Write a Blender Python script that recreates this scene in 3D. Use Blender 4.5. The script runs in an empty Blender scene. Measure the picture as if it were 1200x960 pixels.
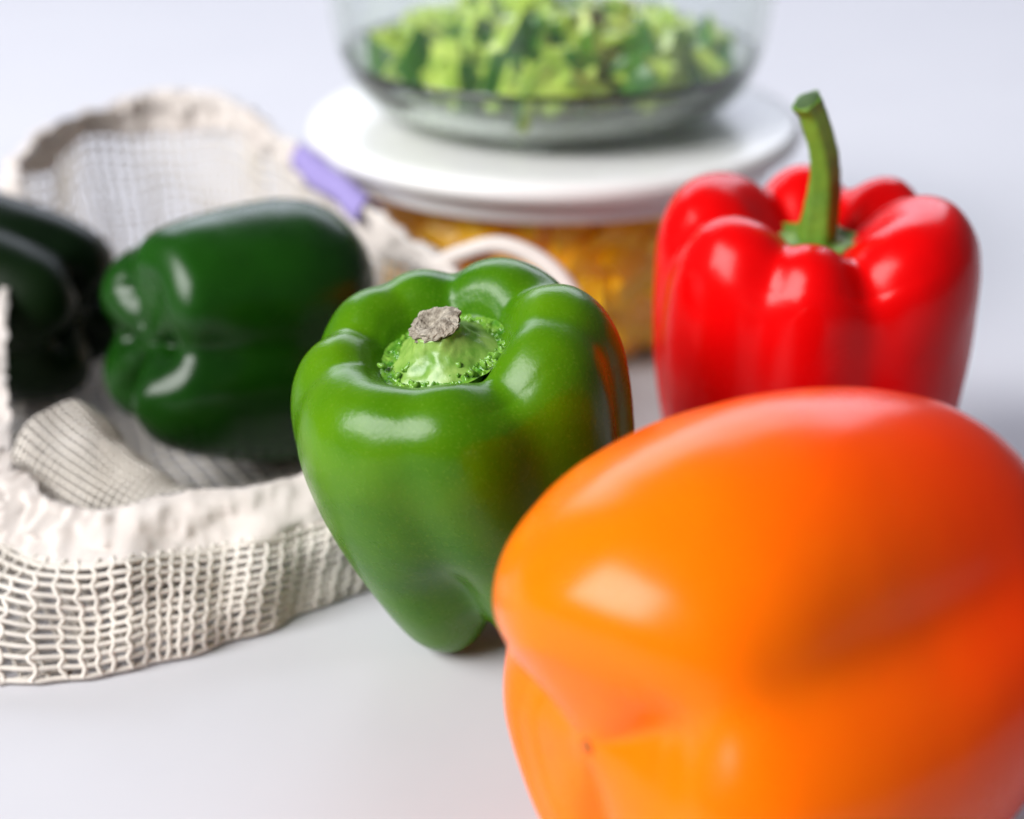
import bpy, bmesh, math, random
import numpy as np
from mathutils import Vector, Matrix, Euler, noise

random.seed(7)
np.random.seed(7)
R = math.radians
scene = bpy.context.scene
C = scene.collection

# ------------------------------------------------------------------ camera
F_PX = 1900.0                       # focal length in pixels of the 1200 px wide photograph
PITCH = R(25.0)
CAM_H = 0.26
cam_d = bpy.data.cameras.new('camera')
cam_d.sensor_width = 36.0
cam_d.lens = F_PX / 1200.0 * 36.0
cam_d.clip_start = 0.01
cam_d.clip_end = 50.0
cam_d.dof.use_dof = True
cam_d.dof.focus_distance = 0.415
cam_d.dof.aperture_fstop = 4.6
cam_d.dof.aperture_blades = 9
cam = bpy.data.objects.new('camera', cam_d)
C.objects.link(cam)
cam.location = (0, 0, CAM_H)
cam.rotation_euler = (math.pi / 2 - PITCH, 0, 0)
scene.camera = cam

FW = Vector((0, math.cos(PITCH), -math.sin(PITCH)))
UP = Vector((0, math.sin(PITCH), math.cos(PITCH)))
RT = Vector((1, 0, 0))
CAM = Vector((0, 0, CAM_H))


def P(px, py, depth):
    """point seen at a pixel of the 1200x960 photograph, at a depth in metres"""
    return CAM + FW * depth + RT * ((px - 600) / F_PX * depth) + UP * ((480 - py) / F_PX * depth)


def G(px, py, z=0.0):
    """point seen at a pixel that lies on the horizontal plane z"""
    d = FW + RT * ((px - 600) / F_PX) + UP * ((480 - py) / F_PX)
    return CAM + d * ((z - CAM_H) / d.z)


# ------------------------------------------------------------------ light
world = bpy.data.worlds.new('World')
scene.world = world
world.use_nodes = True
bg = world.node_tree.nodes['Background']
bg.inputs['Color'].default_value = (0.86, 0.88, 1.0, 1)
bg.inputs['Strength'].default_value = 0.12


def area(name, loc, target, sx, sy, power, col):
    l = bpy.data.lights.new(name, 'AREA')
    l.shape = 'RECTANGLE'
    l.size = sx
    l.size_y = sy
    l.energy = power
    l.color = col
    o = bpy.data.objects.new(name, l)
    C.objects.link(o)
    o.location = loc
    d = Vector(target) - Vector(loc)
    o.rotation_euler = d.to_track_quat('-Z', 'Y').to_euler()
    return o


area('window_light', (-1.96, -0.72, 1.80), (0.0, 0.5, 0.0), 1.95, 1.42, 140.0, (1.0, 0.99, 0.985))
area('back_window_light', (-0.1, 3.4, 1.5), (0.0, 0.7, 0.0), 3.4, 1.6, 58.0, (0.82, 0.86, 1.0))

scene.render.engine = 'CYCLES'
scene.cycles.use_denoising = True
scene.cycles.max_bounces = 14
scene.cycles.transmission_bounces = 12
scene.cycles.transparent_max_bounces = 12
scene.cycles.sample_clamp_indirect = 6.0
scene.cycles.blur_glossy = 0.4
vs = scene.view_settings
vs.view_transform = 'Standard'
vs.look = 'None'
vs.exposure = 0.10
vs.gamma = 1.0
vs.use_curve_mapping = False


# ------------------------------------------------------------------ materials
class NT:
    def __init__(self, name):
        self.m = bpy.data.materials.new(name)
        self.m.use_nodes = True
        self.t = self.m.node_tree
        self.b = self.t.nodes['Principled BSDF']
        self.out = self.t.nodes['Material Output']

    def n(self, kind, **kw):
        nd = self.t.nodes.new(kind)
        for k, v in kw.items():
            if k.startswith('i_'):
                nd.inputs[k[2:].replace('_', ' ')].default_value = v
            else:
                setattr(nd, k, v)
        return nd

    def l(self, a, b):
        self.t.links.new(a, b)

    def set(self, **kw):
        for k, v in kw.items():
            self.b.inputs[k.replace('_', ' ')].default_value = v

    def noise(self, scale, detail=3.0, rough=0.5, coord='Object'):
        tc = self.n('ShaderNodeTexCoord')
        nz = self.n('ShaderNodeTexNoise')
        nz.inputs['Scale'].default_value = scale
        nz.inputs['Detail'].default_value = detail
        nz.inputs['Roughness'].default_value = rough
        self.l(tc.outputs[coord], nz.inputs['Vector'])
        return nz.outputs['Fac']

    def ramp(self, fac, stops):
        r = self.n('ShaderNodeValToRGB')
        el = r.color_ramp.elements
        while len(el) < len(stops):
            el.new(0.5)
        for e, (p, c) in zip(el, stops):
            e.position = p
            e.color = (*c, 1)
        self.l(fac, r.inputs['Fac'])
        return r.outputs['Color']

    def mix(self, fac, a, b, mode='MIX'):
        m = self.n('ShaderNodeMix', data_type='RGBA', blend_type=mode)
        for sock, v in ((m.inputs['Factor'], fac), (m.inputs[6], a), (m.inputs[7], b)):
            if isinstance(v, bpy.types.NodeSocket):
                self.l(v, sock)
            else:
                sock.default_value = v if not isinstance(v, tuple) else (*v, 1)
        return m.outputs[2]

    def bump(self, h, strength, dist):
        b = self.n('ShaderNodeBump')
        b.inputs['Strength'].default_value = strength
        b.inputs['Distance'].default_value = dist
        self.l(h, b.inputs['Height'])
        self.l(b.outputs['Normal'], self.b.inputs['Normal'])
        return b


def skin_mat(name, c_lo, c_hi, speck=None, rough=0.2, sss=0.12, bump=0.06, coat=0.0, spec=0.32, speck_scale=900, stem_end=None, radius=(1.0, 0.5, 0.15), sss_scale=0.006):
    k = NT(name)
    col = k.ramp(k.noise(22, 3, 0.55), [(0.32, c_lo), (0.68, c_hi)])
    if stem_end:                        # redder towards the stem: hue of the shaded side put into the colour
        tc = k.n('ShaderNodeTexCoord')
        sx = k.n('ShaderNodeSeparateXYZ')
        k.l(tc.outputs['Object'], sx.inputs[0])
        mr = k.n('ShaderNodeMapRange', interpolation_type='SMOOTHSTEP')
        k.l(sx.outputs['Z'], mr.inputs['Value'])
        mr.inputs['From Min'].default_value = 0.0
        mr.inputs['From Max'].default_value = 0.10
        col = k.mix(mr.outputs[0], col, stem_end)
    if speck:
        sp = k.ramp(k.noise(speck_scale, 2, 0.5), [(0.56, (0, 0, 0)), (0.72, (1, 1, 1))])
        col = k.mix(k.mix(0.4, (0, 0, 0), sp), col, speck)
    k.l(col, k.b.inputs['Base Color'])
    rr = k.n('ShaderNodeMapRange')
    k.l(k.noise(55, 4, 0.65), rr.inputs['Value'])
    rr.inputs['From Min'].default_value = 0.3
    rr.inputs['From Max'].default_value = 0.7
    rr.inputs['To Min'].default_value = rough * 0.82
    rr.inputs['To Max'].default_value = rough * 1.3
    k.l(rr.outputs[0], k.b.inputs['Roughness'])
    k.set(Subsurface_Weight=sss, Subsurface_Scale=sss_scale, Coat_Weight=coat, Specular_IOR_Level=spec)
    k.b.inputs['Subsurface Radius'].default_value = radius
    h = k.n('ShaderNodeMath', operation='ADD')
    k.l(k.noise(900, 2, 0.5), h.inputs[0])
    h2 = k.n('ShaderNodeMath', operation='MULTIPLY')
    k.l(k.noise(130, 2, 0.5), h2.inputs[0])
    h2.inputs[1].default_value = 2.5
    k.l(h2.outputs[0], h.inputs[1])
    k.bump(h.outputs[0], bump, 0.0006)
    return k.m


def plain_mat(name, c_lo, c_hi, scale, rough, bump=0.0, bump_scale=400, bdist=0.0005, **kw):
    k = NT(name)
    k.l(k.ramp(k.noise(scale, 4, 0.6), [(0.3, c_lo), (0.7, c_hi)]), k.b.inputs['Base Color'])
    k.set(Roughness=rough, **kw)
    if bump:
        k.bump(k.noise(bump_scale, 4, 0.6), bump, bdist)
    return k.m


M_TABLE = plain_mat('white_tabletop', (0.575, 0.575, 0.615), (0.605, 0.605, 0.64), 9, 0.42, 0.02, 260)
M_GREEN = skin_mat('green_pepper_skin', (0.028, 0.130, 0.0002), (0.085, 0.215, 0.0003), (0.12, 0.25, 0.015), 0.245, 0.08, 0.10, 0.0, 0.25, 1300)
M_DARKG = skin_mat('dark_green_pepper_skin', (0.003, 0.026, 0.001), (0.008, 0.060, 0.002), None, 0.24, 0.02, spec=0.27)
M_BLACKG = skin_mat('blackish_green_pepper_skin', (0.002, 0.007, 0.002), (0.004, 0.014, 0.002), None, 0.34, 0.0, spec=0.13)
M_RED = skin_mat('red_pepper_skin', (0.62, 0.0008, 0.001), (0.74, 0.001, 0.002), None, 0.22, 0.10, spec=0.18)
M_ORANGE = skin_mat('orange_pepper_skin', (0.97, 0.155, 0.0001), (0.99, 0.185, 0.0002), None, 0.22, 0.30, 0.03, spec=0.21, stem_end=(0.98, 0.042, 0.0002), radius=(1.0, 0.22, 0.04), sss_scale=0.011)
M_STEM = plain_mat('green_stem', (0.075, 0.19, 0.015), (0.16, 0.31, 0.03), 120, 0.45, 0.3, 500, Subsurface_Weight=0.05)
M_STUMP = plain_mat('pale_cut_stem', (0.10, 0.26, 0.02), (0.30, 0.46, 0.10), 160, 0.35, 0.35, 420)
M_CALYX = plain_mat('torn_calyx', (0.03, 0.18, 0.004), (0.22, 0.42, 0.05), 330, 0.2, 0.3, 900)
M_CRUMB = plain_mat('torn_green_flesh', (0.05, 0.22, 0.008), (0.26, 0.46, 0.07), 300, 0.2, 0.15, 500)
M_CORK = plain_mat('dry_stem_tip', (0.10, 0.075, 0.05), (0.52, 0.47, 0.38), 520, 0.8, 0.9, 800, 0.001)
M_SCAR = plain_mat('brown_blossom_scar', (0.22, 0.07, 0.01), (0.38, 0.12, 0.02), 900, 0.7, 0.5, 900)
M_NET = plain_mat('cotton_thread', (0.66, 0.61, 0.54), (0.77, 0.725, 0.665), 60, 0.9, 0.4, 1500)
M_PURPLE = plain_mat('purple_label_cloth', (0.27, 0.22, 0.50), (0.33, 0.28, 0.58), 300, 0.8, 0.3, 1500)
M_LID = plain_mat('white_lid_plastic', (0.80, 0.80, 0.79), (0.84, 0.84, 0.83), 12, 0.28)


def cloth_mat():
    k = NT('cream_cotton')
    k.l(k.ramp(k.noise(45, 4, 0.6), [(0.3, (0.64, 0.575, 0.53)), (0.7, (0.71, 0.655, 0.615))]), k.b.inputs['Base Color'])
    k.set(Roughness=0.9, Sheen_Weight=0.25)
    h = k.n('ShaderNodeMath', operation='ADD')
    k.l(k.noise(60, 3, 0.6), h.inputs[0])
    k.l(k.noise(2200, 2, 0.6), h.inputs[1])
    k.bump(h.outputs[0], 0.22, 0.0010)
    return k.m


M_CLOTH = cloth_mat()


def glass_mat(name, col):
    k = NT(name)
    k.set(Base_Color=(*col, 1), Roughness=0.0, IOR=1.47, Transmission_Weight=1.0)
    return k.m


def clear_mat(name, col, pale_refr=0.0, refl=0.035):
    """thin-walled clear glass: straight transmission with Fresnel reflection"""
    k = NT(name)
    tr = k.n('ShaderNodeBsdfTransparent')
    tr.inputs['Color'].default_value = (*col, 1)
    gl = k.n('ShaderNodeBsdfGlossy')
    gl.inputs['Roughness'].default_value = 0.02
    lw = k.n('ShaderNodeLayerWeight')
    lw.inputs['Blend'].default_value = 0.5
    pw = k.n('ShaderNodeMath', operation='POWER')
    k.l(lw.outputs['Facing'], pw.inputs[0])
    pw.inputs[1].default_value = 4.0
    fr = k.n('ShaderNodeMath', operation='MULTIPLY_ADD')
    k.l(pw.outputs[0], fr.inputs[0])
    fr.inputs[1].default_value = 0.55
    fr.inputs[2].default_value = refl
    mx = k.n('ShaderNodeMixShader')
    k.l(fr.outputs[0], mx.inputs[0])
    k.l(tr.outputs[0], mx.inputs[1])
    k.l(gl.outputs[0], mx.inputs[2])
    if pale_refr:  # pale translucent mix, standing in for light refracted by the thick glass
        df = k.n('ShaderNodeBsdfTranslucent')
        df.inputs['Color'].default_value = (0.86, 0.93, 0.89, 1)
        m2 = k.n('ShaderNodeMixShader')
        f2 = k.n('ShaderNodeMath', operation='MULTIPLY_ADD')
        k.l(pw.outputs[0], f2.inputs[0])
        f2.inputs[1].default_value = pale_refr * 5
        f2.inputs[2].default_value = pale_refr
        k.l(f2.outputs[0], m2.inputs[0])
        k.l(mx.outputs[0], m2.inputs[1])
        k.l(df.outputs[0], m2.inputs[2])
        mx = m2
    k.l(mx.outputs[0], k.out.inputs['Surface'])
    return k.m


M_THIN = clear_mat('thin_clear_glass', (0.992, 0.996, 0.994), 0.0, 0.012)
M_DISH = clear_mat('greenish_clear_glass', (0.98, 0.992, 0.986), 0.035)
M_GLASS = glass_mat('clear_glass', (0.955, 0.988, 0.972))


# ------------------------------------------------------------------ helpers
def link_mesh(name, verts, faces, mat, parent=None, smooth=True):
    me = bpy.data.meshes.new(name)
    me.from_pydata([tuple(v) for v in verts], [], faces)
    me.update()
    if smooth:
        me.shade_smooth()
    mats = mat if isinstance(mat, (list, tuple)) else [mat]
    for m in mats:
        me.materials.append(m)
    o = bpy.data.objects.new(name, me)
    C.objects.link(o)
    if parent:
        o.parent = parent
    return o


def tag(o, label, cat, group=None):
    o['label'] = label
    o['category'] = cat
    if group:
        o['group'] = group
    return o


def empty(name, loc, rot=(0, 0, 0)):
    o = bpy.data.objects.new(name, None)
    C.objects.link(o)
    o.empty_display_size = 0.02
    o.location = loc
    o.rotation_euler = rot
    return o


def catmull(pts, n, closed=False):
    pts = [np.array(p, float) for p in pts]
    N = len(pts)
    out = []
    segs = N if closed else N - 1
    for i in range(n):
        t = i / n * segs if closed else i / (n - 1) * segs
        k = min(int(t), segs - 1)
        f = t - k
        if closed:
            p0, p1, p2, p3 = (pts[(k + j) % N] for j in (-1, 0, 1, 2))
        else:
            p1, p2 = pts[k], pts[k + 1]
            p0 = pts[k - 1] if k > 0 else 2 * p1 - p2
            p3 = pts[k + 2] if k + 2 < N else 2 * p2 - p1
        out.append(0.5 * ((2 * p1) + (p2 - p0) * f + (2 * p0 - 5 * p1 + 4 * p2 - p3) * f * f
                          + (3 * p1 - p0 - 3 * p2 + p3) * f ** 3))
    return np.array(out)


def tube(path, radii, sides=12, flat=1.0, cap=True):
    """verts, faces of a tube along a polyline"""
    path = [Vector(p) for p in path]
    n = len(path)
    if not hasattr(radii, '__len__'):
        radii = [radii] * n
    vs_, fs = [], []
    ref = Vector((0.13, 0.27, 0.95)).normalized()
    tprev = None
    nrm = None
    for i, p in enumerate(path):
        t = (path[min(i + 1, n - 1)] - path[max(i - 1, 0)]).normalized()
        if nrm is None:
            nrm = (ref - t * ref.dot(t))
            if nrm.length < 1e-4:
                nrm = Vector((1, 0, 0)) - t * t.x
        else:
            nrm = nrm - t * nrm.dot(t)
        nrm.normalize()
        bn = t.cross(nrm)
        for k in range(sides):
            a = 2 * math.pi * k / sides
            vs_.append(p + nrm * math.cos(a) * radii[i] * flat + bn * math.sin(a) * radii[i])
    for i in range(n - 1):
        for k in range(sides):
            a, b = i * sides + k, i * sides + (k + 1) % sides
            fs.append((a, b, b + sides, a + sides))
    if cap:
        fs.append(tuple(reversed(range(sides))))
        fs.append(tuple(range((n - 1) * sides, n * sides)))
    return vs_, fs


def lathe(profile, seg=128):
    vs_, fs = [], []
    n = len(profile)
    for j in range(seg):
        a = 2 * math.pi * j / seg
        for r, z in profile:
            vs_.append((max(r, 1e-5) * math.cos(a), max(r, 1e-5) * math.sin(a), z))
    for j in range(seg):
        j2 = (j + 1) % seg
        for i in range(n - 1):
            fs.append((j * n + i, j2 * n + i, j2 * n + i + 1, j * n + i + 1))
    return vs_, fs


# ------------------------------------------------------------------ the table
tw, td, th = 3.2, 2.6, 0.04
bm = bmesh.new()
bmesh.ops.create_cube(bm, size=1.0)
bmesh.ops.scale(bm, vec=(tw, td, th), verts=bm.verts)
bmesh.ops.translate(bm, vec=(0, 0.95, -th / 2), verts=bm.verts)
bmesh.ops.bevel(bm, geom=list(bm.edges), offset=0.004, segments=3, affect='EDGES')
me = bpy.data.meshes.new('table_top')
bm.to_mesh(me)
bm.free()
me.materials.append(M_TABLE)
table = bpy.data.objects.new('table_top', me)
C.objects.link(table)
table['kind'] = 'structure'

# ------------------------------------------------------------------ peppers
BASE_PROFILE = [(0.0, 0.80), (0.12, 0.80), (0.24, 0.825), (0.36, 0.89), (0.50, 0.965), (0.66, 1.0),
                (0.83, 0.975), (0.95, 0.89), (1.0, 0.76), (0.985, 0.58), (0.935, 0.40), (0.865, 0.22),
                (0.76, 0.085), (0.60, 0.012), (0.44, 0.0), (0.28, 0.03), (0.13, 0.075), (0.0, 0.09)]


def bumpf(x, c, w):
    return math.exp(-((x - c) / w) ** 2)


def pepper_body(H, RAD, grooves, lobes, profile=BASE_PROFILE, ns=170, nu=288, seed=0, wob=0.012, bend=(0, 0),
                sx=1.0, sy=1.0, dents=(), pit_var=0.0):
    """grooves: (angle, depth at top, middle, bottom, width in deg);
    lobes: (angle, width, height gain at top, radius gain, length gain at the bottom)"""
    prof = catmull(profile, ns)
    s_arr = np.linspace(0, 1, ns)
    vs_, fs = [], []
    rnd = Vector((seed * 3.1, seed * 1.7, seed * 2.3))
    for i in range(ns):
        s = s_arr[i]
        rho0, z0 = max(prof[i][0], 0.0), prof[i][1]
        side = min(rho0 / 0.45, 1.0)
        side = side * side * (3 - 2 * side)
        wt = max(0.0, min(1.0, (0.56 - s) / 0.22))     # top weight
        wt = wt * wt * (3 - 2 * wt)
        wb = max(0.0, min(1.0, (s - 0.55) / 0.22))
        wb = wb * wb * (3 - 2 * wb)
        wm = 1 - max(wt, wb)
        for j in range(nu):
            a = 2 * math.pi * j / nu
            ad = math.degrees(a)
            g = 0.0
            gz = 0.0
            gb = 0.0
            for ga, dt, dm, db, w in grooves:
                d = (ad - ga + 180) % 360 - 180
                e = math.exp(1 - math.sqrt(1 + (d / w) ** 2))
                g += e * (dt * wt + dm * wm + db * wb)
                gz += e * dt * wt
                gb += e * db * wb
            top_gain = rad_gain = bot_gain = 0.0
            for la, lw, hg, rg, bg_ in lobes:
                d = (ad - la + 180) % 360 - 180
                e = math.exp(-(d / lw) ** 2)
                top_gain += hg * e
                rad_gain += rg * e
                bot_gain += bg_ * e
            rho = rho0 * (1 - g * side) * (1 + rad_gain * side)
            z = z0
            hs = bumpf(rho0, 0.66, 0.30) * (1 if s < 0.42 else 0)
            if s < 0.5:
                f = max(0.0, min(1.0, (0.5 - s) / 0.12))
                hs = f * min(1.0, max(0.0, (rho0 - 0.10) / 0.35))
            z += (-0.55 * gz + top_gain) * hs
            hb = min(1.0, max(0.0, (s - 0.68) / 0.12)) * min(1.0, max(0.0, (rho0 - 0.05) / 0.35))
            z += (0.45 * gb - bot_gain) * hb
            x = rho * RAD * math.cos(a) * sx
            y = rho * RAD * math.sin(a) * sy
            zz = z * H
            for da, dz, dr, amt in dents:
                d = ((ad - da + 180) % 360 - 180) / 57.3
                q = math.exp(-((d * rho) ** 2 + ((z - dz) * H / RAD) ** 2) / dr ** 2)
                x *= 1 - amt * q * side
                y *= 1 - amt * q * side
            p = Vector((x, y, zz))
            nz = noise.noise(p * 28 + rnd) + 0.45 * noise.noise(p * 62 + rnd) + 0.12 * noise.noise(p * 170 + rnd)
            k = 1 + wob * nz * side
            vs_.append((x * k + bend[0] * z * z, y * k + bend[1] * z * z, zz + wob * 0.5 * nz * H * hs))
    for i in range(ns - 1):
        for j in range(nu):
            j2 = (j + 1) % nu
            fs.append((i * nu + j, (i + 1) * nu + j, (i + 1) * nu + j2, i * nu + j2))
    return vs_, fs


def set_lean(o, base, lean_dir_deg, lean_deg, spin=0.0):
    """stand at base, lean by an angle toward a compass direction in plan"""
    ax = Vector((-math.sin(R(lean_dir_deg)), math.cos(R(lean_dir_deg)), 0))
    o.rotation_mode = 'QUATERNION'
    o.rotation_quaternion = (Matrix.Rotation(R(lean_deg), 3, ax) @ Matrix.Rotation(R(spin), 3, 'Z')).to_quaternion()
    o.location = base


def settle(o, parts=None):
    """lower or raise a thing until its lowest point touches the table"""
    bpy.context.view_layer.update()
    lo = 1e9
    for c in [o] + list(o.children):
        if c.type == 'MESH':
            mw = np.array(o.matrix_world @ c.matrix_local if c is not o else o.matrix_world)
            co = np.empty(len(c.data.vertices) * 3)
            c.data.vertices.foreach_get('co', co)
            co = co.reshape(-1, 3)
            lo = min(lo, (co @ mw[:3, :3].T + mw[:3, 3])[:, 2].min())
    o.location.z -= lo - 0.0002


def lay(o, center, axis_to_stem, length, roll=0.0):
    """lay a pepper round a centre, stem end along the axis, its angle 0 turned to the viewer"""
    ax = Vector(axis_to_stem).normalized()
    center = Vector(center)
    v = (CAM - center).normalized()
    x = (v - ax * v.dot(ax)).normalized()
    y = ax.cross(x)
    m = Matrix((x, y, ax)).transposed() @ Matrix.Rotation(R(roll), 3, 'Z')
    o.rotation_mode = 'QUATERNION'
    o.rotation_quaternion = m.to_quaternion()
    o.location = center - ax * length * 0.5


# ---- green pepper in focus
GP_H, GP_R = 0.101, 0.0465
gp = empty('green_bell_pepper', (0, 0, 0))
tag(gp, 'bright green bell pepper with a cut-off stem leaning upright on the table', 'bell pepper')
prof_g = [(0.0, 0.875), (0.14, 0.875), (0.28, 0.88), (0.365, 0.893), (0.42, 0.93), (0.50, 0.968), (0.62, 0.985),
          (0.78, 0.962), (0.91, 0.895), (0.985, 0.80), (1.0, 0.69), (0.965, 0.52), (0.91, 0.37), (0.84, 0.22),
          (0.74, 0.085), (0.60, 0.012), (0.44, 0.0), (0.28, 0.03), (0.13, 0.075), (0.0, 0.09)]
v, f = pepper_body(GP_H, GP_R,
                   [(84, 0.075, 0.06, 0.2, 8), (118, 0.035, 0.02, 0.05, 7), (30, 0.085, 0.08, 0.2, 8), (302, 0.13, 0.15, 0.20, 12),
                    (347, 0.05, 0.13, 0.14, 8), (256, 0.03, 0.09, 0.32, 10), (194, 0.045, 0.03, 0.05, 8), (157, 0.07, 0.06, 0.15, 8)],
                   [(350, 30, 0.025, 0.05, 0.0), (280, 30, -0.005, 0.02, 0.05), (225, 26, -0.01, 0.03, 0.01)],
                   profile=prof_g, seed=1, wob=0.012,
                   dents=[(252, 0.36, 0.22, 0.05)])
link_mesh('body', v, f, M_GREEN, gp)

# stump of the cut stem: a ribbed cone with a flared foot
pz = 0.875 * GP_H
vs_, fs = [], []
NA, NZ = 96, 40
for i in range(NZ):
    t = i / (NZ - 1)
    r = 0.0060 + 0.0100 * (1 - t) ** 1.55
    z = pz + 0.0098 * (t ** 0.9) - 0.001
    for j in range(NA):
        a = 2 * math.pi * j / NA
        rib = 1 + 0.16 * (1 - t * 0.4) * (abs(math.cos(2.5 * a + 0.4)) - 0.6) + 0.05 * noise.noise(Vector((math.cos(a) * 2, math.sin(a) * 2, t * 3)))
        vs_.append((r * rib * math.cos(a), r * rib * math.sin(a), z + 0.0006 * noise.noise(Vector((math.cos(a) * 4, math.sin(a) * 4, t * 5)))))
for i in range(NZ - 1):
    for j in range(NA):
        fs.append((i * NA + j, i * NA + (j + 1) % NA, (i + 1) * NA + (j + 1) % NA, (i + 1) * NA + j))
fs.append(tuple(range((NZ - 1) * NA, NZ * NA)))
stump = link_mesh('stem', vs_, fs, M_STUMP, gp)
# dry corky tip
vs_, fs = [], []
NA, NZ = 60, 18
zt = pz + 0.0084
for i in range(NZ):
    t = i / (NZ - 1)
    ang = t * math.pi * 0.96
    for j in range(NA):
        a = 2 * math.pi * j / NA
        nn = noise.noise(Vector((math.cos(a) * 1.6, math.sin(a) * 1.6, t * 2.5))) * 0.30 + noise.noise(Vector((math.cos(a) * 6, math.sin(a) * 6, t * 7))) * 0.20
        r = 0.0070 * math.sin(ang) ** 0.6 * (1 + nn)
        z = zt + 0.0017 - 0.0017 * math.cos(ang) + 0.0009 * nn
        if t > 0.75:
            z -= 0.0024 * (t - 0.75) / 0.25 * (0.45 + 0.55 * math.cos(a - 2.4))
        vs_.append((r * math.cos(a), r * math.sin(a) * 0.85, z + 0.12 * r * math.sin(a + 0.7)))
for i in range(NZ - 1):
    for j in range(NA):
        fs.append((i * NA + j, i * NA + (j + 1) % NA, (i + 1) * NA + (j + 1) % NA, (i + 1) * NA + j))
fs.append(tuple(range((NZ - 1) * NA, NZ * NA)))
link_mesh('stem_tip', vs_, fs, M_CORK, gp, smooth=False)
# torn calyx: a rough ring of green tissue between the stump and the wall of the pit
vs_, fs = [], []
NA, NZ = 420, 36
for i in range(NZ):
    t = i / (NZ - 1)
    for j in range(NA):
        a = 2 * math.pi * j / NA
        ca, sa = math.cos(a), math.sin(a)
        jag = noise.noise(Vector((ca * 5, sa * 5, 3.0)))
        r = 0.0105 + (0.0072 + 0.0007 * jag) * t
        q = Vector((r * ca, r * sa, 0))
        tear = 0.45 + 0.55 * max(0.0, math.sin(a * 1.0 + 2.6)) + 0.35 * jag
        h = max(0.0, 0.5 - 1.7 * abs(noise.noise(q * 330))) + 0.35 * noise.noise(q * 800 + Vector((5, 2, 0))) + 0.25 * noise.noise(q * 1700)
        z = pz + 0.0004 + 0.0022 * (t - 0.35) ** 2 + 0.0030 * tear * h * math.sin(math.pi * min(1, t * 1.02)) ** 0.6
        vs_.append((r * ca, r * sa, z))
for i in range(NZ - 1):
    for j in range(NA):
        fs.append((i * NA + j, i * NA + (j + 1) % NA, (i + 1) * NA + (j + 1) % NA, (i + 1) * NA + j))
cal = link_mesh('calyx', vs_, fs, M_CALYX, gp)
# torn crumbs of calyx in the pit
crumb_meshes = []
for q in range(5):
    bm = bmesh.new()
    bmesh.ops.create_icosphere(bm, subdivisions=2, radius=1.0)
    for vv in bm.verts:
        vv.co *= 1 + 0.55 * noise.noise(vv.co * 1.7 + Vector((q * 5, 0, 0)))
        vv.co.z *= 0.65
    me = bpy.data.meshes.new('calyx_crumb')
    bm.to_mesh(me)
    bm.free()
    me.shade_smooth()
    me.materials.append(M_CRUMB)
    crumb_meshes.append(me)
rng = random.Random(3)
ARCS = [(198, 256), (198, 256), (276, 335), (276, 335), (276, 335), (335, 420), (180, 200)]
for q in range(12):
    a0, a1 = ARCS[q % len(ARCS)]
    a = R(rng.uniform(a0, a1))
    rr = rng.uniform(0.0108, 0.0172)
    o = bpy.data.objects.new('calyx_crumb', crumb_meshes[q % 5])
    C.objects.link(o)
    o.parent = gp
    o.location = (rr * math.cos(a), rr * math.sin(a), pz + 0.0012 + abs(rr - 0.0135) * 0.35 + rng.uniform(0, 0.0010))
    s = rng.uniform(0.0006, 0.0014)
    o.scale = (s, s * rng.uniform(0.6, 1), s)
    o.rotation_euler = (rng.uniform(0, 6), rng.uniform(0, 6), rng.uniform(0, 6))
b = G(606, 724)
set_lean(gp, (b.x, b.y, 0), 222, 17)
settle(gp)

# ---- red pepper
RP_H, RP_R = 0.110, 0.0500
rp = empty('red_bell_pepper', (0, 0, 0))
tag(rp, 'glossy red bell pepper standing upright with a long curved green stem', 'bell pepper')
prof_r = [(0.0, 0.83), (0.10, 0.83), (0.20, 0.85), (0.32, 0.905), (0.48, 0.975), (0.66, 1.0),
          (0.83, 0.98), (0.945, 0.91), (0.995, 0.81), (1.0, 0.68), (0.985, 0.52), (0.945, 0.35), (0.89, 0.20),
          (0.78, 0.075), (0.60, 0.012), (0.44, 0.0), (0.28, 0.03), (0.13, 0.075), (0.0, 0.09)]
v, f = pepper_body(RP_H, RP_R,
                   [(112, 0.14, 0.06, 0.15, 9), (62, 0.14, 0.06, 0.15, 9), (20, 0.10, 0.05, 0.1, 8), (285, 0.16, 0.10, 0.18, 10),
                    (243, 0.09, 0.04, 0.12, 8), (188, 0.11, 0.05, 0.15, 8)],
                   [(265, 26, -0.015, 0.0, 0.0), (325, 35, 0.0, 0.03, 0.0), (215, 26, 0.0, 0.01, 0.0)],
                   profile=prof_r, seed=2, wob=0.012)
link_mesh('body', v, f, M_RED, rp)
pz = 0.83 * RP_H
path = catmull([(0.000, 0, pz - 0.002), (0.001, 0, pz + 0.010), (0.0015, 0.0, pz + 0.022), (0.0005, -0.001, pz + 0.032), (-0.0035, -0.002, pz + 0.044), (-0.0062, -0.003, pz + 0.049)], 40)
rad = [0.0062 - 0.0012 * min(1, t * 3) - 0.0010 * max(0, min(1, (t - .3) * 3)) + 0.0005 * max(0, (t - 0.85) / 0.15) for t in np.linspace(0, 1, 40)]
v, f = tube(path, rad, 24)
ni = len(v)
v2 = []
for i, p in enumerate(v):
    k = i % 24
    c = Vector(path[i // 24])
    d = (p - c)
    v2.append(c + d * (1 + 0.10 * math.cos(5 * 2 * math.pi * k / 24 + i * 0.004) + 0.05 * noise.noise(p * 300)))
st = link_mesh('stem', v2, f, M_STEM, rp)
tipv, tipf = tube([path[-1] - (path[-1] - path[-2]) * 0.2, path[-1] + (path[-1] - path[-2]) * 0.35], [rad[-1] * 0.9, rad[-1] * 0.8], 16)
link_mesh('stem_tip', tipv, tipf, plain_mat('dark_cut_end', (0.03, 0.07, 0.015), (0.06, 0.11, 0.03), 400, 0.8), rp)
vs_, fs = [], []
NA, NZ = 120, 10
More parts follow.
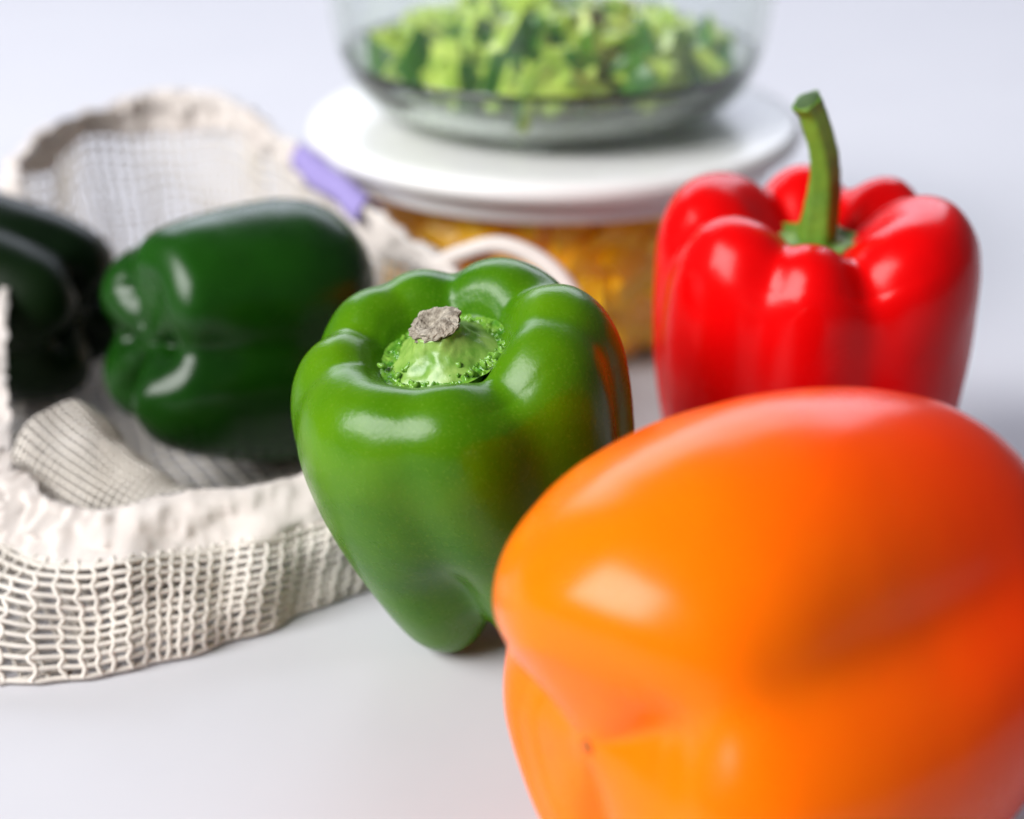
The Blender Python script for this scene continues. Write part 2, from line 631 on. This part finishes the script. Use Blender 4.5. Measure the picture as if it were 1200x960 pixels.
for i in range(NZ):
    t = i / (NZ - 1)
    for j in range(NA):
        a = 2 * math.pi * j / NA
        star = 0.5 + 0.5 * math.cos(5 * a + 0.5)
        r = 0.005 + (0.0075 + 0.0035 * star) * t
        vs_.append((r * math.cos(a), r * math.sin(a), pz + 0.0032 * (1 - t) ** 2 + 0.0004 + 0.0035 * t * t))
for i in range(NZ - 1):
    for j in range(NA):
        fs.append((i * NA + j, i * NA + (j + 1) % NA, (i + 1) * NA + (j + 1) % NA, (i + 1) * NA + j))
cal = link_mesh('calyx', vs_, fs, M_STEM, rp)
sm = cal.modifiers.new('thick', 'SOLIDIFY')
sm.thickness = 0.0012
b = G(928, 590)
set_lean(rp, (b.x, b.y, 0), 260, 3)
settle(rp)

# ---- orange pepper lying on its side
op = empty('orange_bell_pepper', (0, 0, 0))
tag(op, 'large orange bell pepper lying on its side with its blossom end showing', 'bell pepper')
OP_H, OP_R = 0.124, 0.0590
prof_o = [(0.0, 0.86), (0.12, 0.86), (0.24, 0.87), (0.36, 0.91), (0.49, 0.955), (0.62, 0.965),
          (0.76, 0.915), (0.87, 0.82), (0.95, 0.69), (0.995, 0.54), (0.995, 0.38), (0.94, 0.22),
          (0.82, 0.095), (0.65, 0.02), (0.47, 0.0), (0.30, 0.008), (0.13, 0.022), (0.0, 0.027)]
v, f = pepper_body(OP_H, OP_R,
                   [(9, 0.06, 0.22, 0.15, 14), (-134, 0.1, 0.07, 0.14, 13), (125, 0.1, 0.07, 0.13, 13), (-74, 0.06, 0.03, 0.0, 8), (60, 0.08, 0.02, 0.0, 10), (180, 0.1, 0.05, 0.0, 10)],
                   [(-65, 42, 0.0, 0.03, 0.05), (60, 35, 0, 0.0, 0.01), (185, 30, 0, -0.06, -0.03)],
                   profile=prof_o, seed=3, wob=0.008)
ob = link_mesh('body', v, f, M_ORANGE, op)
bm = bmesh.new()
bmesh.ops.create_icosphere(bm, subdivisions=3, radius=0.0016)
for vv in bm.verts:
    vv.co *= 1 + 0.4 * noise.noise(vv.co * 900)
    vv.co.z *= 0.5
bmesh.ops.translate(bm, vec=(0, 0, 0.027 * OP_H - 0.0001), verts=bm.verts)
me = bpy.data.meshes.new('blossom_scar')
bm.to_mesh(me)
bm.free()
me.materials.append(M_SCAR)
sc_ = bpy.data.objects.new('blossom_scar', me)
C.objects.link(sc_)
sc_.parent = op
path = catmull([(0, 0, 0.80 * OP_H), (0.001, 0, 0.90 * OP_H), (0.003, 0.002, 1.03 * OP_H), (0.006, 0.003, 1.10 * OP_H)], 20)
v, f = tube(path, [0.0055 - 0.0012 * t for t in np.linspace(0, 1, 20)], 16)
link_mesh('stem', v, f, M_STEM, op)
lay(op, P(930, 748, 0.364), (0.81, 0.585, 0.0), OP_H)
settle(op)

# ---- dark green pepper in the bag
dp = empty('dark_green_bell_pepper', (0, 0, 0))
tag(dp, 'glossy dark green bell pepper lying in the mouth of the mesh bag', 'bell pepper')
DP_H, DP_R = 0.080, 0.0465
v, f = pepper_body(DP_H, DP_R,
                   [(10, 0.2, 0.13, 0.3, 12), (-100, 0.2, 0.10, 0.2, 11), (115, 0.2, 0.14, 0.3, 11), (190, 0.2, 0.12, 0.3, 11)],
                   [(-45, 35, 0, 0.03, -0.06), (60, 30, 0, 0.02, 0.06)],
                   seed=4, wob=0.014)
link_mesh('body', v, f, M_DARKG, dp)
v, f = tube(catmull([(0, 0, 0.78 * DP_H), (0, 0.001, 0.9 * DP_H), (0.002, 0.002, 1.05 * DP_H)], 14), 0.005, 14)
link_mesh('stem', v, f, M_STEM, dp)
lay(dp, P(276, 420, 0.560), (0.76, 0.60, -0.16), DP_H)
settle(dp)
dp.location.z += 0.003

# ---- almost black green pepper deep in the bag
kp = empty('blackish_green_bell_pepper', (0, 0, 0))
tag(kp, 'almost black green bell pepper deep in the shade of the mesh bag', 'bell pepper')
v, f = pepper_body(0.085, 0.041,
                   [(10, 0.2, 0.12, 0.3, 11), (100, 0.2, 0.14, 0.34, 11), (190, 0.2, 0.1, 0.3, 11), (280, 0.2, 0.12, 0.3, 11)],
                   [(130, 30, 0, 0.0, 0.05)], seed=5, wob=0.014)
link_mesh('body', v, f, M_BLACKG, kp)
v, f = tube(catmull([(0, 0, 0.78 * 0.085), (0, 0.001, 0.9 * 0.085), (0.002, 0.002, 1.05 * 0.085)], 14), 0.005, 14)
link_mesh('stem', v, f, M_STEM, kp)
lay(kp, P(-2, 352, 0.605), (-0.95, 0.30, 0.05), 0.085, 40)
settle(kp)
kp.location.z += 0.003

# ------------------------------------------------------------------ mesh produce bag
bag_c = G(230, 520)
bag_c.z = 0
bag = empty('mesh_produce_bag', (bag_c.x, bag_c.y, 0))
tag(bag, 'cream cotton net produce bag with a gathered fabric hem lying open', 'bag')
# rim: pixel, depth, foot pixel on the table (or None), strength of the gathers
rim_px = [(545, 335, .552, None, .8), (490, 290, .575, None, 1.0), (430, 240, .60, None, .5), (340, 168, .645, None, .9), (240, 108, .685, None, 1.4),
          (140, 118, .69, None, 1.3), (60, 150, .665, None, 1.4), (22, 190, .63, None, 1.2), (20, 250, .60, None, 1.0), (8, 320, .572, None, .7),
          (8, 400, .545, (-190, 640), .7), (8, 470, .522, (-170, 720), .9), (16, 540, .500, (-110, 790), 1.8), (58, 588, .487, (0, 806), 1.8),
          (120, 600, .482, (110, 795), 1.1), (230, 578, .486, (215, 772), .6), (330, 562, .490, (310, 740), .45), (410, 535, .499, (400, 700), .5),
          (470, 480, .515, (500, 650), .6), (525, 410, .535, (570, 560), .7)]
NU = 840
rim = catmull([P(*p[:3]) for p in rim_px], NU, closed=True)
gst = catmull([(p[4], 0.0) for p in rim_px], NU, closed=True)[:, 0]
fpts = []
cen0 = rim.mean(0)
for p in rim_px:
    w = P(*p[:3])
    if p[3]:
        q = G(*p[3])
    else:
        d = Vector((w.x - cen0[0], w.y - cen0[1], 0)).normalized()
        q = w + d * (-0.016 if len(fpts) < 7 else 0.006)
    fpts.append((q.x, q.y, 0.0016))
foot = catmull(fpts, NU, closed=True)
# even spacing along the loop
seg = np.linalg.norm(np.roll(rim, -1, 0) - rim, axis=1)
cum = np.concatenate([[0], np.cumsum(seg)])
per = cum[-1]
want = np.linspace(0, per, NU, endpoint=False)
rc = np.vstack([rim, rim[:1]])
rim = np.stack([np.interp(want, cum, rc[:, k]) for k in range(3)], 1)
fc = np.vstack([foot, foot[:1]])
foot = np.stack([np.interp(want, cum, fc[:, k]) for k in range(3)], 1)
gst = np.interp(want, cum, np.append(gst, gst[0]))
tan = np.roll(rim, -1, 0) - np.roll(rim, 1, 0)
outw = np.stack([tan[:, 1], -tan[:, 0], np.zeros(NU)], 1)
outw /= np.linalg.norm(outw, axis=1)[:, None]
cen = rim.mean(0)
if ((rim - cen) * outw).sum() < 0:
    outw = -outw
# smooth the outward direction
for _ in range(60):
    outw = (outw + np.roll(outw, 1, 0) + np.roll(outw, -1, 0)) / 3
outw /= np.linalg.norm(outw, axis=1)[:, None]
BC = np.array(bag_c)


def n1(u, f, s):
    a = 2 * math.pi * u
    return noise.noise(Vector((math.cos(a) * f, math.sin(a) * f, s)))


uu = np.arange(NU) / NU
gath = np.zeros(NU)
gath2 = np.zeros(NU)
for i in range(NU):
    u = uu[i]
    env = gst[i] * (0.6 + 0.8 * max(0, n1(u, 4, 4.0) + 0.25))
    gath[i] = 0.8 * env * (0.6 * n1(u, 16, 1.0) + 0.35 * n1(u, 30, 2.0)) + 0.8 * n1(u, 6, 5.0)
    gath2[i] = env * (0.6 * n1(u, 18, 11.0) + 0.5 * n1(u, 34, 12.0)) + 0.6 * n1(u, 7, 15.0)
HEM = 0.021


def wall(i, v):
    """v: 0 rim, 1 table edge, 2 middle of the bag floor (metres, world)"""
    r = rim[i]
    o = outw[i]
    u = uu[i]
    hgt = r[2]
    ft = foot[i] + o * (0.005 * n1(u, 5, 8.0) + 0.002 * n1(u, 14, 18.0))
    if v <= 1:
        p = r * (1 - v) + ft * v
        bul = math.sin(math.pi * v) ** 0.8
        up = bul * (0.006 + 0.005 * n1(u, 6, 21.0 + v))
        p = p + o * up
        p[2] += up * 0.8
        p = p + o * 0.0016 * gath[i] * math.exp(-v * 3)
        fd = 0.0050 * noise.noise(Vector((r[0] * 38 + 5, r[1] * 38, v * 3.0))) * bul
        p = p + o * fd
        p[2] += fd
        p[2] = max(p[2], 0.0014)
    else:
        w = v - 1
        c = np.array([BC[0], BC[1], 0.0016])
        p = ft * (1 - w) + c * w
        p[2] = 0.0016 + 0.0025 * math.sin(math.pi * w) * (0.6 + n1(u, 5, 33.0))
    return p


def wallf(fi, v):
    """the same surface at a fractional place round the rim"""
    k = math.floor(fi)
    f = fi - k
    return wall(k % NU, v) * (1 - f) + wall((k + 1) % NU, v) * f


def local(p):
    return (p[0] - bag_c.x, p[1] - bag_c.y, p[2])


# hem: a puffed double band of cotton
NK = 22
vs_, fs = [], []
lens = np.zeros(NU)
for i in range(NU):
    h = np.linalg.norm(rim[i] - foot[i]) + 0.004
    lens[i] = min(0.6, HEM / h)
for i in range(NU):
    for k in range(NK):
        a = 2 * math.pi * k / NK
        vpos = 0.5 - 0.5 * math.cos(a)                    # 0 at the rim, 1 at the seam
        side = math.sin(a)
        p = wall(i, vpos * lens[i])
        puff = 0.0019 * (abs(side) ** 0.7) * (0.6 + 0.4 * (1 - vpos))
        gg = gath[i] if side > 0 else gath2[i]
        p = p + outw[i] * (puff * (1 if side > 0 else -1) + 0.0016 * gg * (0.4 + abs(side)))
        p = p + outw[i] * 0.0012 * noise.noise(Vector((rim[i][0] * 120, rim[i][1] * 120, vpos * 3 + (5 if side > 0 else 0))))
        p[2] += 0.0022 * gath[i] * (1 - vpos) + 0.0007 * gath2[i] * vpos
        al = want[i]
        sg = 1.0 if side > 0 else -1.0
        skew = al * 95 + sg * 30 + 1.6 * vpos * noise.noise(Vector((al * 22, sg * 3, 9.0)))
        rg = 1.2 * (1 - 2 * abs(noise.noise(Vector((skew, vpos * 2.2 + sg * 7, 1.3))))) ** 3 - 0.3
        rg2 = 1.3 * (1 - 2 * abs(noise.noise(Vector((al * 42 + vpos * 3.2, vpos * 2.4 - sg * 4, 6.1))))) ** 3 - 0.3
        p = p + outw[i] * sg * (0.0019 * rg * min(1.6, gst[i] + 0.2) + 0.0024 * rg2 * (0.5 + 0.4 * gst[i])) * (0.25 + 0.75 * abs(side))
        p[2] += 0.0012 * rg2 * (1 - vpos)
        vs_.append(local(p))
for i in range(NU):
    i2 = (i + 1) % NU
    for k in range(NK):
        k2 = (k + 1) % NK
        fs.append((i * NK + k, i2 * NK + k, i2 * NK + k2, i * NK + k2))
hem = link_mesh('hem', vs_, fs, M_CLOTH, bag)

# stitching seam lines along the hem
for vv, nm in ((0.93, 'seam'),):
    path = []
    for i in range(0, NU, 2):
        p = wall(i, vv * lens[i])
        p = p + outw[i] * (0.0022 + 0.0016 * gath[i] * 0.6)
        path.append(local(p))
    path.append(path[0])
    v, f = tube(path, 0.00035, 5, cap=False)
    link_mesh(nm, v, f, M_NET, bag)

# net: every thread is a thin tube
allv, allf = [], []


def add_tube(path, r, sides=5):
    v, f = tube(path, r, sides, cap=False)
    off = len(allv)
    allv.extend(v)
    allf.extend([tuple(q + off for q in ff) for ff in f])


NCOL = 168
ROWS = 12
step = NU / NCOL


def net_pt(fc, fr):
    """a crossing of the net: column fc, row fr (0 at the hem, ROWS at the table)"""
    fi = fc * step
    i = int(fi) % NU
    v0 = lens[i] * 0.92
    v = v0 + (1.0 - v0) * fr / ROWS
    v += 0.008 * noise.noise(Vector((fc * 0.22, fr * 0.7, 7)))
    v = min(1.0, max(v0 * 0.9, v))
    sh = 1.3 * gst[i] * (fr / ROWS) * n1(uu[i], 7, 41.0) + 0.10 * noise.noise(Vector((fc * 0.9, fr * 0.9, 2)))
    return wallf(fi + sh * step, v), outw[i]


for c in range(NCOL):
    path = []
    for q in range(ROWS * 4 + 1):
        fr = q / 4
        p, o = net_pt(c, fr)
        zig = 0.11 * math.sin(math.pi * (fr + 0.5)) * (1 if c % 2 else -1)
        p2, _ = net_pt(c + zig, fr)
        path.append(local(p2 + o * 0.0003))
    add_tube(path, 0.00076)
for rrow in range(1, ROWS + 1):
    path = []
    for q in range(NCOL * 2):
        p, o = net_pt(q / 2, rrow)
        path.append(local(p))
    path.append(path[0])
    add_tube(path, 0.00080)


# the bag floor: a flat weave inside the foot line
def inside(x, y):
    c = False
    n = NU // 4
    for q in range(n):
        x1, y1 = foot[q * 4][0], foot[q * 4][1]
        x2, y2 = foot[(q * 4 + 4) % NU][0], foot[(q * 4 + 4) % NU][1]
        if (y1 > y) != (y2 > y) and x < (x2 - x1) * (y - y1) / (y2 - y1) + x1:
            c = not c
    return c


fa = R(24)
for fam in range(2):
    d1 = Vector((math.cos(fa + fam * math.pi / 2), math.sin(fa + fam * math.pi / 2), 0))
    d2 = Vector((-d1.y, d1.x, 0))
    for k in range(-32, 33):
        run = []
        for q in range(-50, 51):
            p = Vector((bag_c.x, bag_c.y + 0.03, 0)) + d2 * (k * 0.0058) + d1 * (q * 0.0040)
            wob_ = noise.noise(Vector((p.x * 30, p.y * 30, 4.0)))
            p = p + d2 * 0.004 * wob_
            p.z = 0.0011 + 0.0006 * fam + 0.0016 * max(0.0, noise.noise(Vector((p.x * 25, p.y * 25, 9.0))))
            if inside(p.x, p.y):
                run.append(local(p))
            else:
                if len(run) > 3:
                    add_tube(run, 0.0007)
                run = []
        if len(run) > 3:
            add_tube(run, 0.0007)
net = link_mesh('net', allv, allf, M_NET, bag)
net['kind'] = 'stuff'

# a loose fold of net that rolls inward inside the mouth
allv, allf = [], []
fold_a = [P(60, 505, .515), P(110, 535, .505), P(170, 570, .498), P(240, 600, .495)]
axis = catmull(fold_a, 60)
for q in range(60):
    axis[q][2] = 0.009 + 0.016 * (1 - q / 59)


def fold_pt(q, a):
    q = max(0, min(59, q))
    rr = 0.0195 - 0.008 * q / 59
    p = Vector(axis[q])
    t = Vector(axis[min(q + 1, 59)] - axis[max(q - 1, 0)]).normalized()
    s = t.cross(Vector((0, 0, 1))).normalized()
    u_ = s.cross(t)
    k = 1 + 0.12 * noise.noise(Vector((q * 0.09, a * 1.5, 0)))
    return p + s * math.cos(a) * rr * k + u_ * math.sin(a) * rr * k * 1.15


for m in range(34):
    a = -0.9 + (math.pi + 1.8) * m / 33
    add_tube([local(fold_pt(q, a)) for q in range(0, 60)], 0.00050)
for q in range(0, 60, 2):
    add_tube([local(fold_pt(q, -0.9 + (math.pi + 1.8) * m / 29)) for m in range(30)], 0.00055)
fold = link_mesh('net_fold', allv, allf, M_NET, bag)
fold['kind'] = 'stuff'

# purple label sewn over the hem
i_a = int(np.argmin(np.linalg.norm(rim - np.array(P(352, 178, .64)), axis=1)))
i_b = int(np.argmin(np.linalg.norm(rim - np.array(P(432, 243, .60)), axis=1)))
lo_, hi_ = min(i_a, i_b), max(i_a, i_b)
vs_, fs = [], []
nn_ = hi_ - lo_ + 1
prof = [(0.45, -1), (0.3, -1), (0.1, -0.8), (0.0, 0.0), (0.1, 0.8), (0.3, 1), (0.6, 1), (0.88, 1)]
for i in range(lo_, hi_ + 1):
    for vpos, sd in prof:
        p = wall(i, vpos * lens[i]) + outw[i] * sd * 0.0052
        if vpos == 0.0:
            p[2] += 0.0028
        vs_.append(local(p))
k = len(prof)
for i in range(nn_ - 1):
    for j in range(k - 1):
        fs.append((i * k + j, (i + 1) * k + j, (i + 1) * k + j + 1, i * k + j + 1))
lab = link_mesh('label', vs_, fs, M_PURPLE, bag)
lab['label'] = 'plain purple cloth label sewn over the hem'
sm = lab.modifiers.new('thick', 'SOLIDIFY')
sm.thickness = 0.0008

# drawstring leaving the hem in a stiff loop
path = catmull([P(500, 315, .572), P(540, 297, .562), P(585, 287, .556), P(630, 303, .552), P(665, 335, .549), P(690, 385, .547), P(700, 440, .548), P(690, 500, .545)], 70)
for p in path:
    p[2] = max(p[2], 0.003)
v, f = tube([local(p) for p in path], 0.0030, 12)
v = [p * 1.0 for p in v]
link_mesh('drawstring', v, f, M_CLOTH, bag)

# ------------------------------------------------------------------ stacked containers
CT = P(650, 130, 0.672)
cx, cy = CT.x, CT.y
lid_z = 0.0885


def glass_vessel(prof_out, thick):
    """closed profile: outer wall up, rim, inner wall down"""
    n = len(prof_out)
    inner = []
    for q, (r, z) in enumerate(prof_out):
        a = prof_out[max(q - 1, 0)]
        b_ = prof_out[min(q + 1, n - 1)]
        t = Vector((b_[0] - a[0], b_[1] - a[1])).normalized()
        nrm = Vector((-t.y, t.x))
        inner.append((max(0.0, r + nrm.x * thick), z + nrm.y * thick))
    inner[0] = (0.0, inner[0][1])
    top = prof_out[-1]
    rimp = [(top[0] - thick * 0.15, top[1] + thick * 0.35), (top[0] - thick * 0.5, top[1] + thick * 0.5), (top[0] - thick * 0.85, top[1] + thick * 0.35)]
    return prof_out + rimp + inner[::-1]


box = empty('glass_container', (cx, cy, 0))
tag(box, 'round glass container with a white lid full of diced orange pepper', 'container')
po = catmull([(0, 0.001), (0.03, 0.001), (0.058, 0.0008), (0.071, 0.003), (0.0785, 0.011), (0.0815, 0.03), (0.0835, 0.055), (0.0855, 0.079)], 40)
v, f = lathe(glass_vessel([tuple(p) for p in po], 0.0042), 160)
link_mesh('glass_bowl', v, f, M_THIN, box)
lidp = [(0.0398, lid_z - 0.006), (0.0398, lid_z - 0.0035), (0.0425, lid_z - 0.0018), (0.080, lid_z - 0.0012), (0.092, lid_z - 0.0006), (0.0985, lid_z - 0.001),
        (0.1012, lid_z - 0.003), (0.1018, lid_z - 0.006), (0.1005, lid_z - 0.009), (0.0965, lid_z - 0.0105), (0.0925, lid_z - 0.0108),
        (0.0915, lid_z - 0.013), (0.0915, lid_z - 0.0175), (0.0905, lid_z - 0.0195), (0.0885, lid_z - 0.0195), (0.0878, lid_z - 0.018),
        (0.0878, lid_z - 0.010), (0.070, lid_z - 0.0085), (0.0412, lid_z - 0.008), (0.0398, lid_z - 0.006)]
lv, lf = lathe(lidp, 160)
lid = link_mesh('lid', lv, lf, M_LID, box)
be = lid.modifiers.new('soft', 'BEVEL')
be.width = 0.0006
be.segments = 2
be.limit_method = 'ANGLE'
v, f = lathe([(0, lid_z - 0.0058), (0.0400, lid_z - 0.0058), (0.0400, lid_z - 0.0030), (0, lid_z - 0.0030)], 96)
link_mesh('lid_window', v, f, M_THIN, lid)

dish = empty('glass_dish', (cx - 0.002, cy + 0.004, lid_z))
tag(dish, 'open round glass dish of chopped green pepper standing on the white lid', 'dish')
po = catmull([(0, 0.0012), (0.035, 0.0010), (0.056, 0.0006), (0.069, 0.0035), (0.080, 0.012), (0.0865, 0.026), (0.0895, 0.045), (0.0925, 0.068)], 44)
dish_prof = glass_vessel([tuple(p) for p in po], 0.0046)
v, f = lathe(dish_prof, 160)
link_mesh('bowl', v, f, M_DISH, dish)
heel_o = [tuple(p) for p in catmull([(0.050, 0.0016), (0.0575, 0.0016), (0.0685, 0.0044), (0.0790, 0.0125), (0.0852, 0.0255)], 18)]
heel_i = [tuple(p) for p in catmull([(0.050, 0.0050), (0.0570, 0.0050), (0.0665, 0.0074), (0.0762, 0.0148), (0.0832, 0.0255)], 18)]
v, f = lathe(heel_o + heel_i[::-1] + heel_o[:1], 160)
link_mesh('base', v, f, M_GLASS, dish)


# ------------------------------------------------------------------ chopped pieces
def piece_mesh(name, a, b_, t, curv, mats, seed):
    """a curved slab of pepper flesh with skin on its outer face"""
    rg = random.Random(seed)
    n = 5
    bm = bmesh.new()
    sk = [rg.uniform(-0.25, 0.25) for _ in range(4)]
    top, bot = [], []
    for i in range(n):
        for j in range(n):
            u_, w_ = i / (n - 1) * 2 - 1, j / (n - 1) * 2 - 1
            x = a * (u_ + sk[0] * w_ * 0.6) * (1 + sk[2] * w_ * 0.5)
            y = b_ * (w_ + sk[1] * u_ * 0.6)
            z = -curv * (u_ * u_) + 0.10 * t * noise.noise(Vector((u_ * 2, w_ * 2, seed)))
            e = 0.12 * t * (abs(u_) ** 6 + abs(w_) ** 6)
            top.append(bm.verts.new((x, y, z + t / 2 - e)))
            bot.append(bm.verts.new((x * 0.94, y * 0.94, z - t / 2 + e)))
    idx = lambda i, j: i * n + j
    for i in range(n - 1):
        for j in range(n - 1):
            bm.faces.new((top[idx(i, j)], top[idx(i + 1, j)], top[idx(i + 1, j + 1)], top[idx(i, j + 1)])).material_index = 0
            bm.faces.new((bot[idx(i, j)], bot[idx(i, j + 1)], bot[idx(i + 1, j + 1)], bot[idx(i + 1, j)])).material_index = 1
    edge = [idx(i, 0) for i in range(n)] + [idx(n - 1, j) for j in range(1, n)] + [idx(i, n - 1) for i in range(n - 2, -1, -1)] + [idx(0, j) for j in range(n - 2, 0, -1)]
    for q in range(len(edge)):
        e1, e2 = edge[q], edge[(q + 1) % len(edge)]
        bm.faces.new((top[e1], bot[e1], bot[e2], top[e2])).material_index = 1
    bm.normal_update()
    bmesh.ops.recalc_face_normals(bm, faces=bm.faces)
    me = bpy.data.meshes.new(name)
    bm.to_mesh(me)
    bm.free()
    for m in mats:
        me.materials.append(m)
    return me


M_GSK = plain_mat('chopped_green_skin', (0.012, 0.095, 0.004), (0.055, 0.21, 0.008), 90, 0.22)
M_GFL = plain_mat('pale_green_flesh', (0.24, 0.45, 0.02), (0.58, 0.68, 0.13), 90, 0.35)
M_OSK = plain_mat('chopped_orange_skin', (0.92, 0.34, 0.004), (0.95, 0.46, 0.006), 60, 0.25)
M_OFL = plain_mat('yellow_orange_flesh', (0.96, 0.46, 0.004), (0.97, 0.60, 0.015), 60, 0.35)
gm = [piece_mesh('chopped_green_pepper', random.uniform(.0075, .0125), random.uniform(.0065, .0100), random.uniform(.0045, .006), random.uniform(.0005, .003), [M_GSK, M_GFL], q) for q in range(9)]
om = [piece_mesh('diced_orange_pepper', random.uniform(.008, .011), random.uniform(.007, .010), random.uniform(.005, .0065), random.uniform(.0002, .002), [M_OSK, M_OFL], q + 40) for q in range(9)]


def strew(meshes, name, label, cat, group, spots):
    for q, p in enumerate(spots):
        o = bpy.data.objects.new(name, meshes[q % len(meshes)])
        C.objects.link(o)
        o.location = p
        o.rotation_euler = (random.uniform(0, 6.28), random.uniform(0, 6.28), random.uniform(0, 6.28))
        tag(o, label, cat, group)


def poisson(n, fn, dmin, tries=9000):
    pts = []
    for _ in range(tries):
        p = fn()
        if p is None:
            continue
        if all((p - q).length > dmin for q in pts):
            pts.append(p)
            if len(pts) >= n:
                break
    return pts


def dish_pt():
    a = random.uniform(0, 2 * math.pi)
    z = random.uniform(0.0125, 0.036)
    rmax = 0.044 + 0.026 * min(1, (z - 0.010) / 0.012)
    r = rmax * math.sqrt(random.uniform(0, 1))
    if z > 0.034 - 0.008 * (r / 0.07) ** 2 + 0.006 * noise.noise(Vector((r * math.cos(a) * 60, r * math.sin(a) * 60, 0))):
        return None
    return Vector((dish.location.x + r * math.cos(a), dish.location.y + r * math.sin(a), lid_z + z))


strew(gm, 'chopped_green_pepper', 'chopped green pepper piece heaped in the open glass dish', 'pepper piece',
      'chopped green pepper in the glass dish', poisson(260, dish_pt, 0.0078))


def box_radius(z):
    """inside of the container glass at height z"""
    return float(np.interp(z, [0.008, 0.015, 0.03, 0.055, 0.079], [0.070, 0.0745, 0.0768, 0.0788, 0.0808]))


q = 0
spots = []
for row in range(6):
    n = 34
    for k in range(n):
        z = 0.0125 + row * 0.0112 + random.uniform(-0.002, 0.002)
        a = 2 * math.pi * (k + 0.5 * (row % 2) + random.uniform(-0.22, 0.22)) / n
        r = box_radius(z) - random.uniform(0.0065, 0.0095)
        spots.append((r, a, z, True))
for _ in range(80):
    spots.append((0.062 * math.sqrt(random.random()), random.uniform(0, 6.28), random.uniform(0.064, 0.073), False))
for q, (r, a, z, wall_side) in enumerate(spots):
    o = bpy.data.objects.new('diced_orange_pepper', om[q % len(om)])
    C.objects.link(o)
    o.location = (cx + r * math.cos(a), cy + r * math.sin(a), z)
    d = Vector((math.cos(a), math.sin(a), 0)) if wall_side else Vector((0, 0, 1))
    d = (d + Vector((random.uniform(-.45, .45), random.uniform(-.45, .45), random.uniform(-.45, .45)))).normalized()
    if random.random() < 0.5:
        d = -d
    o.rotation_mode = 'QUATERNION'
    o.rotation_quaternion = d.to_track_quat('Z', 'Y') @ Matrix.Rotation(random.uniform(0, 6.28), 3, 'Z').to_quaternion()
    tag(o, 'diced orange pepper piece packed inside the lidded glass container', 'pepper piece', 'diced orange pepper in the lidded container')
